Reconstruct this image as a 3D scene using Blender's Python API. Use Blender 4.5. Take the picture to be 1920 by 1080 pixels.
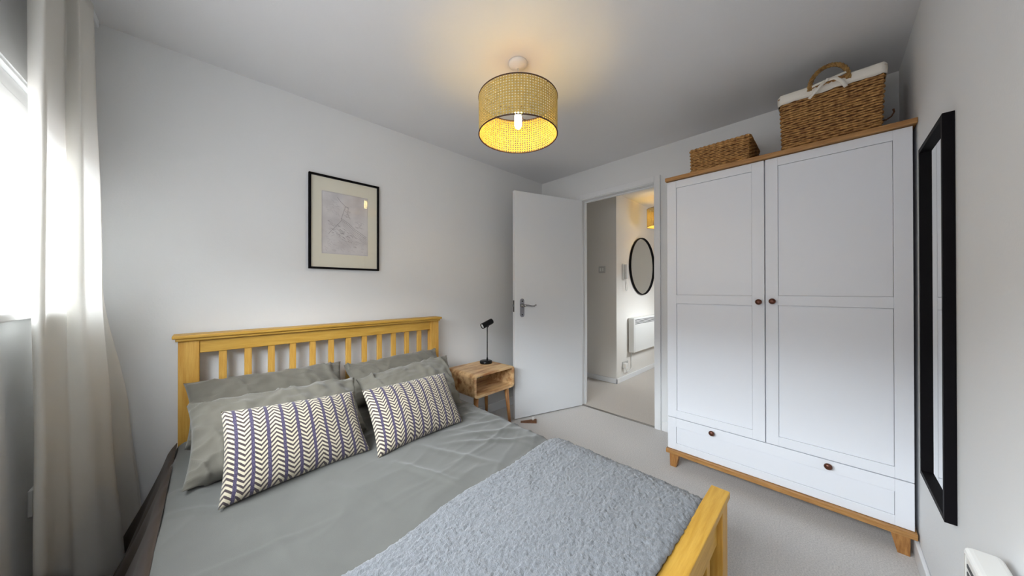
import bpy, bmesh, math, random
from mathutils import Vector, Matrix, noise

# ------------------------------------------------------------------ clear
for o in list(bpy.data.objects):
    bpy.data.objects.remove(o, do_unlink=True)
scene = bpy.context.scene
COL = scene.collection
random.seed(7)

# ------------------------------------------------------------------ camera
YAW, PITCH, ROLL, CAM_H, FPX = 45.7814, 0.185, -0.0876, 1.1287, 580.76
ya, pi_, ro = map(math.radians, (YAW, PITCH, ROLL))
fwd = Vector((math.cos(ya)*math.cos(pi_), math.sin(ya)*math.cos(pi_), math.sin(pi_)))
rgt = Vector((math.sin(ya), -math.cos(ya), 0)); upv = rgt.cross(fwd)
r2 = rgt*math.cos(ro) + upv*math.sin(ro); u2 = -rgt*math.sin(ro) + upv*math.cos(ro)
cd = bpy.data.cameras.new('camera'); cam = bpy.data.objects.new('camera', cd); COL.objects.link(cam)
cd.sensor_width = 36; cd.lens = FPX/1920*36; cd.clip_start = 0.02
m = Matrix((r2, u2, -fwd)).transposed().to_4x4(); m.translation = (0, 0, CAM_H)
cam.matrix_world = m
scene.camera = cam

# ------------------------------------------------------------------ world, light, exposure
SKY_COL, SKY_STR = (0.88, 0.95, 1.0), 26.0
GND_COL, GND_STR = (0.98, 0.98, 1.0), 4.0
EXPOSURE = 0.2
BULB_COL, BULB_STR = (1.0, 0.71, 0.21), 110.0
w = bpy.data.worlds.new('world'); scene.world = w; w.use_nodes = True
nt = w.node_tree; nt.nodes.clear()
wo = nt.nodes.new('ShaderNodeOutputWorld'); bg = nt.nodes.new('ShaderNodeBackground')
tc = nt.nodes.new('ShaderNodeTexCoord'); sp = nt.nodes.new('ShaderNodeSeparateXYZ')
mr = nt.nodes.new('ShaderNodeMapRange'); mx = nt.nodes.new('ShaderNodeMix'); mx.data_type = 'RGBA'
mr.inputs['From Min'].default_value = 0.26; mr.inputs['From Max'].default_value = 0.30
mx.inputs[6].default_value = tuple(c*GND_STR for c in GND_COL)+(1,)
mx.inputs[7].default_value = tuple(c*SKY_STR for c in SKY_COL)+(1,)
nt.links.new(tc.outputs['Generated'], sp.inputs[0]); nt.links.new(sp.outputs['Z'], mr.inputs['Value'])
nt.links.new(mr.outputs[0], mx.inputs[0]); nt.links.new(mx.outputs[2], bg.inputs[0]); nt.links.new(bg.outputs[0], wo.inputs[0])
scene.view_settings.view_transform = 'Standard'; scene.view_settings.look = 'None'
scene.view_settings.gamma = 1.0; scene.view_settings.use_curve_mapping = False
scene.view_settings.exposure = EXPOSURE

# room extents (m): x along the headboard wall, y towards it, camera above (0,0)
XW, XD, YB, YR, H = -0.42, 2.583, 2.181, -0.2547, 2.268
WY0, WY1, WZ0, WZ1 = 0.0, 2.11, 1.06, 1.79           # window opening
pl = bpy.data.lights.new('window_daylight_portal', 'AREA'); pl.shape = 'RECTANGLE'; pl.size = WZ1-WZ0; pl.size_y = WY1-WY0
pl.cycles.is_portal = True
po = bpy.data.objects.new('window_daylight_portal', pl); COL.objects.link(po)
po.location = (XW-0.065, (WY0+WY1)/2, (WZ0+WZ1)/2); po.rotation_euler = (0, -math.pi/2, 0)

# ------------------------------------------------------------------ materials
MATS = {}
def nodes_of(name):
    m = bpy.data.materials.new(name); m.use_nodes = True
    t = m.node_tree; b = t.nodes['Principled BSDF']; MATS[name] = m
    return m, t, b
def N(t, typ, **kw):
    n = t.nodes.new(typ)
    for k, v in kw.items(): setattr(n, k, v)
    return n
def lin(c):      # sRGB 0-255 -> linear
    out = []
    for v in c:
        v = v/255
        out.append(v/12.92 if v <= .04045 else ((v+.055)/1.055)**2.4)
    return tuple(out)
def plain(name, col, rough=.5, metal=0, bump=0, bscale=200, var=0, vscale=30, sheen=0, spec=.5):
    m, t, b = nodes_of(name)
    c = lin(col)
    b.inputs['Base Color'].default_value = c+(1,); b.inputs['Roughness'].default_value = rough
    b.inputs['Metallic'].default_value = metal; b.inputs['Specular IOR Level'].default_value = spec
    if sheen: b.inputs['Sheen Weight'].default_value = sheen
    co = N(t, 'ShaderNodeTexCoord')
    if var:
        n = N(t, 'ShaderNodeTexNoise'); n.inputs['Scale'].default_value = vscale; n.inputs['Detail'].default_value = 4
        r = N(t, 'ShaderNodeValToRGB')
        r.color_ramp.elements[0].position = .3; r.color_ramp.elements[1].position = .7
        r.color_ramp.elements[0].color = tuple(x*(1-var) for x in c)+(1,)
        r.color_ramp.elements[1].color = tuple(min(1, x*(1+var)) for x in c)+(1,)
        t.links.new(co.outputs['Object'], n.inputs['Vector']); t.links.new(n.outputs[0], r.inputs[0]); t.links.new(r.outputs[0], b.inputs['Base Color'])
    if bump:
        n = N(t, 'ShaderNodeTexNoise'); n.inputs['Scale'].default_value = bscale; n.inputs['Detail'].default_value = 3
        bp = N(t, 'ShaderNodeBump'); bp.inputs['Strength'].default_value = bump; bp.inputs['Distance'].default_value = .004
        t.links.new(co.outputs['Object'], n.inputs['Vector']); t.links.new(n.outputs[0], bp.inputs['Height']); t.links.new(bp.outputs[0], b.inputs['Normal'])
    return m
def wood(name, light, dark, axis='x', scale=6, rough=.45, stretch=12, contrast=(.35, .7)):
    m, t, b = nodes_of(name)
    co = N(t, 'ShaderNodeTexCoord'); mp = N(t, 'ShaderNodeMapping')
    s = [stretch]*3; s['xyz'.index(axis)] = 1
    mp.inputs['Scale'].default_value = s
    n = N(t, 'ShaderNodeTexNoise'); n.inputs['Scale'].default_value = scale; n.inputs['Detail'].default_value = 6; n.inputs['Roughness'].default_value = .62
    r = N(t, 'ShaderNodeValToRGB')
    r.color_ramp.elements[0].position = contrast[0]; r.color_ramp.elements[1].position = contrast[1]
    r.color_ramp.elements[0].color = lin(dark)+(1,); r.color_ramp.elements[1].color = lin(light)+(1,)
    bp = N(t, 'ShaderNodeBump'); bp.inputs['Strength'].default_value = .12; bp.inputs['Distance'].default_value = .002
    t.links.new(co.outputs['Object'], mp.inputs[0]); t.links.new(mp.outputs[0], n.inputs['Vector'])
    t.links.new(n.outputs[0], r.inputs[0]); t.links.new(r.outputs[0], b.inputs['Base Color'])
    t.links.new(n.outputs[0], bp.inputs['Height']); t.links.new(bp.outputs[0], b.inputs['Normal'])
    b.inputs['Roughness'].default_value = rough
    return m
def emis(name, col, strength):
    m, t, b = nodes_of(name)
    b.inputs['Base Color'].default_value = col+(1,)
    b.inputs['Emission Color'].default_value = col+(1,); b.inputs['Emission Strength'].default_value = strength
    return m
plain('wall_paint', (230, 231, 232), .75, bump=.10, bscale=140)
plain('ceiling_paint', (228, 228, 230), .8, bump=.12, bscale=110)
plain('hall_paint', (230, 226, 220), .75, bump=.10, bscale=140)
plain('trim_paint', (232, 233, 235), .42)
plain('door_paint', (228, 230, 233), .38, bump=.02, bscale=60)
plain('wardrobe_paint', (228, 230, 236), .45)
plain('carpet', (216, 212, 209), .95, bump=.9, bscale=420, var=.16, vscale=170, sheen=.2)
plain('hall_carpet', (210, 202, 194), .95, bump=.9, bscale=420, var=.14, vscale=170, sheen=.2)
plain('upvc', (236, 238, 240), .3)
plain('black_frame', (9, 7, 11), .6, spec=.12)
plain('black_metal', (9, 9, 13), .35, spec=.3)
plain('cable_black', (22, 22, 26), .5)
plain('white_plastic', (232, 231, 228), .35)
plain('grey_plastic', (190, 188, 184), .4)
plain('slot_dark', (70, 70, 72), .6)
plain('chrome', (176, 176, 180), .22, metal=1)
plain('steel_dark', (70, 68, 66), .35, metal=1)
plain('bronze', (96, 58, 44), .32, metal=.55)
plain('duvet_cotton', (92, 92, 88), .9, bump=.25, bscale=900, var=.05, vscale=14, sheen=.25)
plain('pillow_cotton', (105, 101, 91), .9, bump=.25, bscale=900, var=.05, vscale=16, sheen=.25)
plain('mattress_cloth', (196, 194, 188), .9)
plain('throw_pile', (115, 118, 123), .95, bump=.9, bscale=240, var=.16, vscale=110, sheen=.3)
plain('shade_brown_cloth', (54, 39, 27), .9, bump=.25, bscale=900, var=.1, vscale=12, sheen=.1)  # shade on the duvet's left overhang, put into a dark brown colour
plain('liner_cotton', (236, 230, 220), .9, bump=.2, bscale=500)
plain('mat_board', (228, 224, 208), .8)
plain('wedge_wood', (122, 82, 54), .6, var=.2, vscale=60)
plain('ink', (158, 152, 156), .9)
plain('ink_soft', (186, 181, 184), .9)
plain('threshold_metal', (150, 146, 142), .4, metal=.6)
wood('pine_x', (212, 168, 76), (188, 141, 48), 'x')
wood('pine_z', (218, 172, 84), (194, 142, 54), 'z')
wood('pine_y', (218, 170, 78), (196, 144, 48), 'y')
wood('oak_y', (190, 142, 84), (150, 104, 56), 'y', scale=10)
wood('oak_z', (192, 140, 80), (148, 98, 50), 'z', scale=10)
wood('mango', (228, 192, 142), (158, 96, 48), 'x', scale=4, stretch=5, contrast=(.34, .56), rough=.4)
wood('mango_leg', (206, 150, 88), (142, 86, 44), 'z', scale=6, stretch=6, rough=.4)
wood('wicker', (206, 158, 94), (116, 72, 34), 'z', scale=26, stretch=2.2, contrast=(.3, .68), rough=.6)
plain('wicker_core', (84, 50, 26), .9)
wood('rope', (178, 140, 80), (110, 76, 36), 'z', scale=40, stretch=1.5, rough=.7)
plain('cane', (208, 178, 100), .6, var=.12, vscale=60)
plain('shade_rim', (62, 32, 22), .5)
emis('bulb_glow', BULB_COL, BULB_STR)
emis('hall_bulb_glow', BULB_COL, BULB_STR*0.9)
plain('lamp_lens', (240, 240, 238), .25)
# mirror
mm, mt, mb = nodes_of('mirror_glass'); mb.inputs['Metallic'].default_value = 1; mb.inputs['Roughness'].default_value = .02
mb.inputs['Base Color'].default_value = (.86, .88, .88, 1)
# clear glazing
def glazing(name, refl):
    mm, mt, mb = nodes_of(name)
    out = mt.nodes['Material Output']; mt.nodes.remove(mb)
    tr = N(mt, 'ShaderNodeBsdfTransparent'); gl = N(mt, 'ShaderNodeBsdfGlossy'); gl.inputs['Roughness'].default_value = .01
    fr = N(mt, 'ShaderNodeFresnel'); fr.inputs['IOR'].default_value = refl
    ms = N(mt, 'ShaderNodeMixShader')
    ge = N(mt, 'ShaderNodeNewGeometry'); mu = N(mt, 'ShaderNodeMath', operation='SUBTRACT', use_clamp=True)   # one reflection, at the outer face only
    mt.links.new(fr.outputs[0], mu.inputs[0]); mt.links.new(ge.outputs['Backfacing'], mu.inputs[1])
    mt.links.new(mu.outputs[0], ms.inputs[0]); mt.links.new(tr.outputs[0], ms.inputs[1]); mt.links.new(gl.outputs[0], ms.inputs[2]); mt.links.new(ms.outputs[0], out.inputs[0])
glazing('window_glass', 1.3); glazing('picture_glass', 1.45)
# curtain: diffuse + translucent
mm, mt, mb = nodes_of('curtain_cloth')
out = mt.nodes['Material Output']
tl = N(mt, 'ShaderNodeBsdfTranslucent'); tl.inputs['Color'].default_value = lin((240, 240, 240))+(1,)
mb.inputs['Base Color'].default_value = lin((244, 241, 234))+(1,); mb.inputs['Roughness'].default_value = .9
ms = N(mt, 'ShaderNodeMixShader'); ms.inputs[0].default_value = .36
mt.links.new(mb.outputs[0], ms.inputs[1]); mt.links.new(tl.outputs[0], ms.inputs[2]); mt.links.new(ms.outputs[0], out.inputs[0])
# print paper
mm, mt, mb = nodes_of('print_paper'); mb.inputs['Roughness'].default_value = .8
co = N(mt, 'ShaderNodeTexCoord'); nn = N(mt, 'ShaderNodeTexNoise'); nn.inputs['Scale'].default_value = 9; nn.inputs['Detail'].default_value = 8
rr = N(mt, 'ShaderNodeValToRGB'); rr.color_ramp.elements[0].position = .35; rr.color_ramp.elements[1].position = .6
rr.color_ramp.elements[0].color = lin((200, 196, 198))+(1,); rr.color_ramp.elements[1].color = lin((218, 215, 216))+(1,)
mt.links.new(co.outputs['Object'], nn.inputs['Vector']); mt.links.new(nn.outputs[0], rr.inputs[0]); mt.links.new(rr.outputs[0], mb.inputs['Base Color'])
# chevron cushion print (UV based)
mm, mt, mb = nodes_of('chevron_cloth'); mb.inputs['Roughness'].default_value = .9; mb.inputs['Sheen Weight'].default_value = .2
def M(op, a, b=None, c=None):
    n = N(mt, 'ShaderNodeMath', operation=op)
    for i, v in enumerate((a, b, c)):
        if v is None: continue
        if isinstance(v, (int, float)): n.inputs[i].default_value = v
        else: mt.links.new(v, n.inputs[i])
    return n.outputs[0]
uv = N(mt, 'ShaderNodeUVMap'); uv.uv_map = 'UVMap'; sx = N(mt, 'ShaderNodeSeparateXYZ'); mt.links.new(uv.outputs[0], sx.inputs[0])
wn = N(mt, 'ShaderNodeTexNoise'); wn.inputs['Scale'].default_value = 14; mt.links.new(uv.outputs[0], wn.inputs['Vector'])
wob = M('MULTIPLY', M('SUBTRACT', wn.outputs[0], .5), .12)
un = M('ADD', M('ADD', M('MULTIPLY', sx.outputs[0], 10.0), 3.42), wob)
iu = M('FLOOR', un); fu = M('SUBTRACT', un, iu)
band = M('LESS_THAN', fu, .22)
cc = M('ABSOLUTE', M('SUBTRACT', M('DIVIDE', M('SUBTRACT', fu, .22), .78), .5))
isup = M('LESS_THAN', M('MODULO', iu, 3.0), .5)
sg = M('SUBTRACT', M('MULTIPLY', isup, 2.0), 1.0)
vv = M('ADD', M('MULTIPLY', sx.outputs[1], 19.0), M('MULTIPLY', M('MULTIPLY', cc, sg), 2.1))
vv = M('ADD', vv, wob)
st = M('LESS_THAN', M('FRACT', M('ADD', vv, 50.0)), .52)
edge = M('LESS_THAN', fu, .27)
m1 = N(mt, 'ShaderNodeMix', data_type='RGBA'); mt.links.new(st, m1.inputs[0])
m1.inputs[6].default_value = lin((62, 52, 54))+(1,); m1.inputs[7].default_value = lin((186, 176, 154))+(1,)
fn = N(mt, 'ShaderNodeTexNoise'); fn.inputs['Scale'].default_value = 120; mt.links.new(uv.outputs[0], fn.inputs['Vector'])
pr = N(mt, 'ShaderNodeValToRGB'); pr.color_ramp.elements[0].color = lin((50, 42, 68))+(1,); pr.color_ramp.elements[1].color = lin((92, 84, 108))+(1,)
pr.color_ramp.elements[0].position = .4; pr.color_ramp.elements[1].position = .75
mt.links.new(fn.outputs[0], pr.inputs[0])
m2 = N(mt, 'ShaderNodeMix', data_type='RGBA'); mt.links.new(band, m2.inputs[0]); mt.links.new(m1.outputs[2], m2.inputs[6]); mt.links.new(pr.outputs[0], m2.inputs[7])
mt.links.new(m2.outputs[2], mb.inputs['Base Color'])

# ------------------------------------------------------------------ mesh helpers
ORG = {}
def thing(name, label, cat, loc=(0, 0, 0), rotz=0, group=None):
    o = bpy.data.objects.new(name, None); COL.objects.link(o)
    o.location = loc; o.rotation_euler = (0, 0, rotz); o.empty_display_size = .05
    o['label'] = label; o['category'] = cat
    if group: o['group'] = group
    ORG[o.name] = Vector(loc); return o
def struct(name, label=None, loc=(0, 0, 0)):
    o = bpy.data.objects.new(name, None); COL.objects.link(o); o.location = loc
    o['kind'] = 'structure'
    if label: o['label'] = label
    ORG[o.name] = Vector(loc); return o
class MB:
    def __init__(s): s.v = []; s.f = []; s.sm = []
    def add(s, v, f, smooth=False):
        k = len(s.v); s.v += [Vector(p) for p in v]; s.f += [tuple(i+k for i in q) for q in f]; s.sm += [smooth]*len(f); return s
    def box(s, x0, x1, y0, y1, z0, z1, bev=0, seg=2):
        x0, x1 = sorted((x0, x1)); y0, y1 = sorted((y0, y1)); z0, z1 = sorted((z0, z1))
        b = bmesh.new(); bmesh.ops.create_cube(b, size=1)
        for p in b.verts: p.co = Vector(((x0+x1)/2+p.co.x*(x1-x0), (y0+y1)/2+p.co.y*(y1-y0), (z0+z1)/2+p.co.z*(z1-z0)))
        if bev: bmesh.ops.bevel(b, geom=b.edges[:]+b.verts[:], offset=bev, segments=seg, affect='EDGES', profile=.5)
        b.verts.index_update(); s.add([p.co for p in b.verts], [[q.index for q in f.verts] for f in b.faces]); b.free(); return s
    def tube(s, pts, r, n=8, closed=False, caps=True):
        pts = [Vector(p) for p in pts]; L = len(pts)
        rs = r if isinstance(r, (list, tuple)) else [r]*L
        up = Vector((0, 0, 1)); k = len(s.v); prev = None
        for i, p in enumerate(pts):
            if closed: d = (pts[(i+1) % L]-pts[i-1])
            else: d = pts[min(i+1, L-1)]-pts[max(i-1, 0)]
            d.normalize()
            if prev is None:
                a = d.cross(up)
                if a.length < 1e-3: a = d.cross(Vector((1, 0, 0)))
            else: a = prev-d*prev.dot(d)
            a.normalize(); b = d.cross(a); prev = a
            for j in range(n):
                t = 2*math.pi*j/n; s.v.append(p+(a*math.cos(t)+b*math.sin(t))*rs[i])
        R = L if closed else L-1
        for i in range(R):
            for j in range(n):
                i2 = (i+1) % L; j2 = (j+1) % n
                s.f.append((k+i*n+j, k+i*n+j2, k+i2*n+j2, k+i2*n+j)); s.sm.append(True)
        if caps and not closed:
            s.f.append(tuple(k+j for j in reversed(range(n)))); s.f.append(tuple(k+(L-1)*n+j for j in range(n))); s.sm += [False]*2
        return s
    def lathe(s, prof, c=(0, 0, 0), axis=(0, 0, 1), n=24, smooth=True):
        ax = Vector(axis).normalized(); a = ax.orthogonal().normalized(); b = ax.cross(a); c = Vector(c); k = len(s.v)
        for r, h in prof:
            for j in range(n):
                t = 2*math.pi*j/n; s.v.append(c+ax*h+(a*math.cos(t)+b*math.sin(t))*r)
        for i in range(len(prof)-1):
            for j in range(n):
                j2 = (j+1) % n; s.f.append((k+i*n+j, k+i*n+j2, k+(i+1)*n+j2, k+(i+1)*n+j)); s.sm.append(smooth)
        s.f.append(tuple(k+j for j in reversed(range(n)))); s.f.append(tuple(k+(len(prof)-1)*n+j for j in range(n))); s.sm += [False]*2
        return s
    def grid(s, P, smooth=True, closed_u=False):   # P[i][j]
        k = len(s.v); a = len(P); b = len(P[0])
        for row in P: s.v += [Vector(p) for p in row]
        for i in range(a if closed_u else a-1):
            for j in range(b-1):
                i2 = (i+1) % a
                s.f.append((k+i*b+j, k+i2*b+j, k+i2*b+j+1, k+i*b+j+1)); s.sm.append(smooth)
        return s
    def prism(s, poly, d):                       # polygon (3D pts) extruded along vector d
        n = len(poly); d = Vector(d); p = [Vector(q) for q in poly]
        return s.add(p+[q+d for q in p], [tuple(reversed(range(n))), tuple(range(n, 2*n))]+[(i, (i+1) % n, n+(i+1) % n, n+i) for i in range(n)])
    def build(s, name, mat, parent=None, world=True, uvs=None):
        off = Vector((0, 0, 0))
        if parent is not None and world:
            q = parent
            while q is not None:
                off += ORG.get(q.name, Vector((0, 0, 0))); q = q.parent
        me = bpy.data.meshes.new(name)
        me.from_pydata([p-off for p in s.v], [], s.f); me.update()
        bm = bmesh.new(); bm.from_mesh(me); bmesh.ops.recalc_face_normals(bm, faces=bm.faces); bm.to_mesh(me); bm.free()
        me.polygons.foreach_set('use_smooth', s.sm)
        if uvs:
            l = me.uv_layers.new(name='UVMap')
            for lp in me.loops: l.data[lp.index].uv = uvs[lp.vertex_index]
        me.materials.append(MATS[mat])
        o = bpy.data.objects.new(name, me); COL.objects.link(o)
        if parent is not None: o.parent = parent
        return o
def tag(o, label, cat, group=None):
    o['label'] = label; o['category'] = cat
    if group: o['group'] = group
    return o
def st(o, label=None):
    o['kind'] = 'structure'
    if label: o['label'] = label
    return o
def copy_part(src, parent, loc):
    c = src.copy(); COL.objects.link(c); c.parent = parent; c.location = loc; return c

# ================================================================== STRUCTURE
HX1, HYR = 5.6, 0.55         # hallway end, hallway near wall
T = .1
st(MB().box(XW-T, XD, YR-T, YB+T, -.08, 0).build('floor', 'carpet'), 'pale beige fitted carpet of the bedroom')
st(MB().box(XW-T, XD, YR-T, YB+T, H, H+.08).build('ceiling', 'ceiling_paint'))
st(MB().box(XW-T, XD+T, YB, YB+T, 0, H).build('wall_back', 'wall_paint'))
st(MB().box(XW-T, XD+T, YR-T, YR, 0, H).build('wall_right', 'wall_paint'))
TL_ = .06; b = MB(); b.box(XW-TL_, XW, YR, WY0, 0, H); b.box(XW-TL_, XW, WY1, YB, 0, H); b.box(XW-TL_, XW, WY0, WY1, 0, WZ0); b.box(XW-TL_, XW, WY0, WY1, WZ1, H)
st(b.build('wall_left', 'wall_paint'))
DY0, DY1, DZ = 0.9965, 1.690, 1.985          # door opening
b = MB(); b.box(XD, XD+T, YR, DY0-.03, 0, H); b.box(XD, XD+T, DY1+.03, YB, 0, H); b.box(XD, XD+T, DY0-.03, DY1+.03, DZ+.03, H)
st(b.build('wall_far', 'wall_paint'))
# hallway
HX, HY = 3.46, 1.775
st(MB().box(XD, HX1, HYR-.1, 3.3, -.08, 0).build('floor_hall', 'hall_carpet'), 'beige fitted carpet of the hallway')
st(MB().box(XD+T, HX1, HYR-.1, 3.3, H, H+.08).build('ceiling_hall', 'hall_paint'))
b = MB(); b.box(HX, HX1, HY, 3.3, 0, H)
st(b.build('wall_hall_corner', 'hall_paint'))
st(MB().box(XD+T, HX, 3.2, 3.3, 0, H).build('wall_hall_end', 'hall_paint'))
VX0, VX1, VZ0, VZ1 = 3.70, 4.40, 1.10, 1.80      # added hallway window, out of the camera's view, letting daylight into the hall
b = MB(); b.box(XD+T, VX0, HYR-.1, HYR, 0, H); b.box(VX1, HX1, HYR-.1, HYR, 0, H); b.box(VX0, VX1, HYR-.1, HYR, 0, VZ0); b.box(VX0, VX1, HYR-.1, HYR, VZ1, H)
st(b.build('wall_hall_near', 'hall_paint'))
wh = struct('added_window_2', 'white framed window added out of view to daylight the hallway', (VX0, HYR, VZ0))
for (x0, x1, z0, z1) in ((VX0, VX1, VZ0, VZ0+.05), (VX0, VX1, VZ1-.05, VZ1), (VX0, VX0+.05, VZ0+.05, VZ1-.05), (VX1-.05, VX1, VZ0+.05, VZ1-.05), ((VX0+VX1)/2-.03, (VX0+VX1)/2+.03, VZ0+.05, VZ1-.05)):
    MB().box(x0, x1, HYR-.07, HYR-.02, z0, z1, .003).build('frame_bar', 'upvc', wh)
for (x0, x1) in ((VX0+.05, (VX0+VX1)/2-.03), ((VX0+VX1)/2+.03, VX1-.05)): MB().box(x0, x1, HYR-.05, HYR-.046, VZ0+.05, VZ1-.05).build('pane', 'window_glass', wh)
pl2 = bpy.data.lights.new('hall_daylight_portal', 'AREA'); pl2.shape = 'RECTANGLE'; pl2.size = VX1-VX0; pl2.size_y = VZ1-VZ0; pl2.cycles.is_portal = True
po2 = bpy.data.objects.new('hall_daylight_portal', pl2); COL.objects.link(po2); po2.location = ((VX0+VX1)/2, HYR-.105, (VZ0+VZ1)/2); po2.rotation_euler = (math.pi/2, 0, 0)
st(MB().box(HX1-.1, HX1, HYR, HY, 0, H).build('wall_hall_far', 'hall_paint'))
st(MB().box(XD, XD+T, YB+T, 3.3, 0, H).build('wall_hall_left', 'hall_paint'))
# skirting boards
def skirt(name, segs, h=.075, t=.013):
    b = MB()
    for (x0, x1, y0, y1) in segs: b.box(x0, x1, y0, y1, 0, h, .004)
    st(b.build(name, 'trim_paint'))
skirt('baseboard_back', [(XW, XD, YB-.013, YB)])
skirt('baseboard_right', [(XW, XD, YR, YR+.013)])
skirt('baseboard_left', [(XW, XW+.013, YR+.013, YB-.013)])
skirt('baseboard_far', [(XD-.013, XD, YR+.013, DY0-.055), (XD-.013, XD, DY1+.055, YB-.013)])
skirt('baseboard_hall', [(HX-.013, HX, HY-.013, 3.2), (HX-.013, HX1-.1, HY-.013, HY)], h=.06)

# door lining and architraves
tr = struct('trim_1', 'white painted door lining and architrave around the bedroom doorway')
MB().box(XD-.005, XD+T+.005, DY0-.03, DY0, 0, DZ+.03, .002).build('jamb', 'trim_paint', tr)
MB().box(XD-.005, XD+T+.005, DY1, DY1+.03, 0, DZ+.03, .002).build('jamb', 'trim_paint', tr)
MB().box(XD-.005, XD+T+.005, DY0, DY1, DZ, DZ+.03, .002).build('head_lining', 'trim_paint', tr)
MB().box(XD+.05, XD+.075, DY0, DY0+.012, 0, DZ, .002).build('door_stop_bead', 'trim_paint', tr)
MB().box(XD+.05, XD+.075, DY1-.012, DY1, 0, DZ, .002).build('door_stop_bead', 'trim_paint', tr)
MB().box(XD+.05, XD+.075, DY0, DY1, DZ-.012, DZ, .002).build('door_stop_bead', 'trim_paint', tr)
MB().box(XD-.016, XD, DY0-.052, DY0-.006, 0, DZ+.056, .004).build('architrave', 'trim_paint', tr)
MB().box(XD-.010, XD, DY1+.006, DY1+.052, 0, DZ+.056, .004).build('architrave', 'trim_paint', tr)
MB().box(XD-.014, XD, DY0-.006, DY1+.006, DZ+.006, DZ+.056, .004).build('architrave', 'trim_paint', tr)
st(MB().box(XD-.004, XD+.024, DY0, DY1, 0, .005, .002).build('trim_2', 'threshold_metal'), 'thin metal threshold strip in the bedroom doorway')

# open door leaf (local frame: x from hinge to free edge, y thickness away from camera)
hinge = Vector((XD-.010, 1.672, 0)); free = Vector((1.881, 1.894, 0)); dv = free-hinge; DL = dv.length
door = struct('door_1', 'white painted flush door standing open beside the bedside table', hinge)
door.rotation_euler = (0, 0, math.atan2(dv.y, dv.x))
# local +y after rotation points to (-sin, cos): (-.3,-.95) = towards camera ; so thickness goes to -y
MB().box(0, DL, -.036, 0, .008, DZ-.004, .0025).build('leaf', 'door_paint', door, world=False)
MB().box(DL, DL+.004, -.036, 0, .008, DZ-.004, .001).build('edge_lipping', 'trim_paint', door, world=False)
def plate(b, cx, z0, z1, wd, y0, y1):
    P = []
    for a in range(13): t = math.pi*a/12; P.append((cx+wd/2*math.cos(t), y0, z1-wd/2+wd/2*math.sin(t)))
    for a in range(13): t = math.pi+math.pi*a/12; P.append((cx+wd/2*math.cos(t), y0, z0+wd/2+wd/2*math.sin(t)))
    b.prism(P, (0, y1-y0, 0))
px = DL-.066
b = MB(); plate(b, px, .885, 1.045, .040, 0, .007)
hp = b.build('handle_plate', 'chrome', door, world=False)
MB().lathe([(.016, 0), (.016, .008), (.010, .012), (.010, .036)], (px, .006, .985), (0, 1, 0), 18).build('handle_boss', 'chrome', hp, world=False)
MB().tube([(px, .042, .985), (px-.012, .046, .987), (px-.04, .047, .985), (px-.075, .047, .979), (px-.098, .047, .980), (px-.116, .047, .990)], [.010, .010, .009, .0075, .007, .006], 10).build('lever', 'chrome', hp, world=False)
MB().lathe([(.006, 0), (.006, .003), (.004, .004)], (px, .006, 1.022), (0, 1, 0), 12).build('screw', 'steel_dark', hp, world=False)
MB().lathe([(.006, 0), (.006, .003), (.004, .004)], (px, .006, .905), (0, 1, 0), 12).build('screw', 'steel_dark', hp, world=False)
MB().box(DL+.002, DL+.006, -.029, -.009, .93, 1.03, .001).build('latch_plate', 'steel_dark', door, world=False)
MB().box(DL+.005, DL+.014, -.026, -.013, .975, .995, .002).build('latch_bolt', 'chrome', door, world=False)

# window
win = struct('window_1', 'white framed window above a white sill, bright daylight outside', (XW, (WY0+WY1)/2, WZ0))
fx0, fx1 = XW-.055, XW-.012
GZ0, GZ1 = WZ0+.035, 1.675
MB().box(fx0, fx1, WY0, WY1, WZ0, GZ0, .003).build('bottom_rail', 'upvc', win)
MB().box(fx0, fx1, WY0, WY1, GZ1, GZ1+.05, .003).build('top_rail', 'upvc', win)
MB().box(fx0, fx1-.004, WY0, WY1, GZ1+.052, WZ1-.012, .003).build('head_panel', 'upvc', win)
MB().box(fx0, fx1+.008, WY0, WY1, WZ1-.011, WZ1, .002).build('head_bead', 'upvc', win)
ys = [WY0, .69, 1.38, WY1]
for i, y in enumerate(ys):
    y0 = y if i == 0 else (y-.045 if i == 3 else y-.0225)
    MB().box(fx0, fx1, y0, y0+.045, GZ0, GZ1, .003).build('mullion', 'upvc', win)
for i in range(3):
    y0 = ys[i]+(.045 if i == 0 else .0225); y1 = ys[i+1]-(.045 if i == 2 else .0225)
    MB().box(XW-.036, XW-.032, y0, y1, GZ0, GZ1).build('pane', 'window_glass', win)
MB().box(XW-.02, XW+.032, WY0-.03, WY1+.02, WZ0-.018, WZ0+.006, .004).build('sill', 'trim_paint', win)

# ================================================================== BED
BX0, BX1 = -.107, 1.245
bed = thing('bed', 'honey pine double bed frame with slatted headboard and footboard', 'bed', ((BX0+BX1)/2, 1.17, 0))
MB().box(-.125, 1.260, 2.055, 2.150, .903, .919, .004).build('headboard_cap', 'pine_x', bed)
MB().box(-.115, 1.250, 2.066, 2.140, .890, .903, .003).build('cap_moulding', 'pine_x', bed)
MB().box(BX0, -.037, 2.080, 2.132, 0, .890, .003).build('headboard_post', 'pine_z', bed)
MB().box(1.178, BX1, 2.080, 2.132, 0, .890, .003).build('headboard_post', 'pine_z', bed)
MB().box(-.037, 1.178, 2.086, 2.122, .828, .890, .003).build('headboard_top_rail', 'pine_x', bed)
MB().box(-.037, 1.178, 2.086, 2.122, .30, .38, .003).build('headboard_bottom_rail', 'pine_x', bed)
sl = None
for i in range(12):
    x = .044+i*.0955
    if sl is None: sl = MB().box(x-.0145, x+.0145, 2.092, 2.114, .38, .828, .002).build('headboard_slat', 'pine_z', bed)
    else: copy_part(sl, bed, (i*.0955, 0, 0))
FZ = .472
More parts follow.
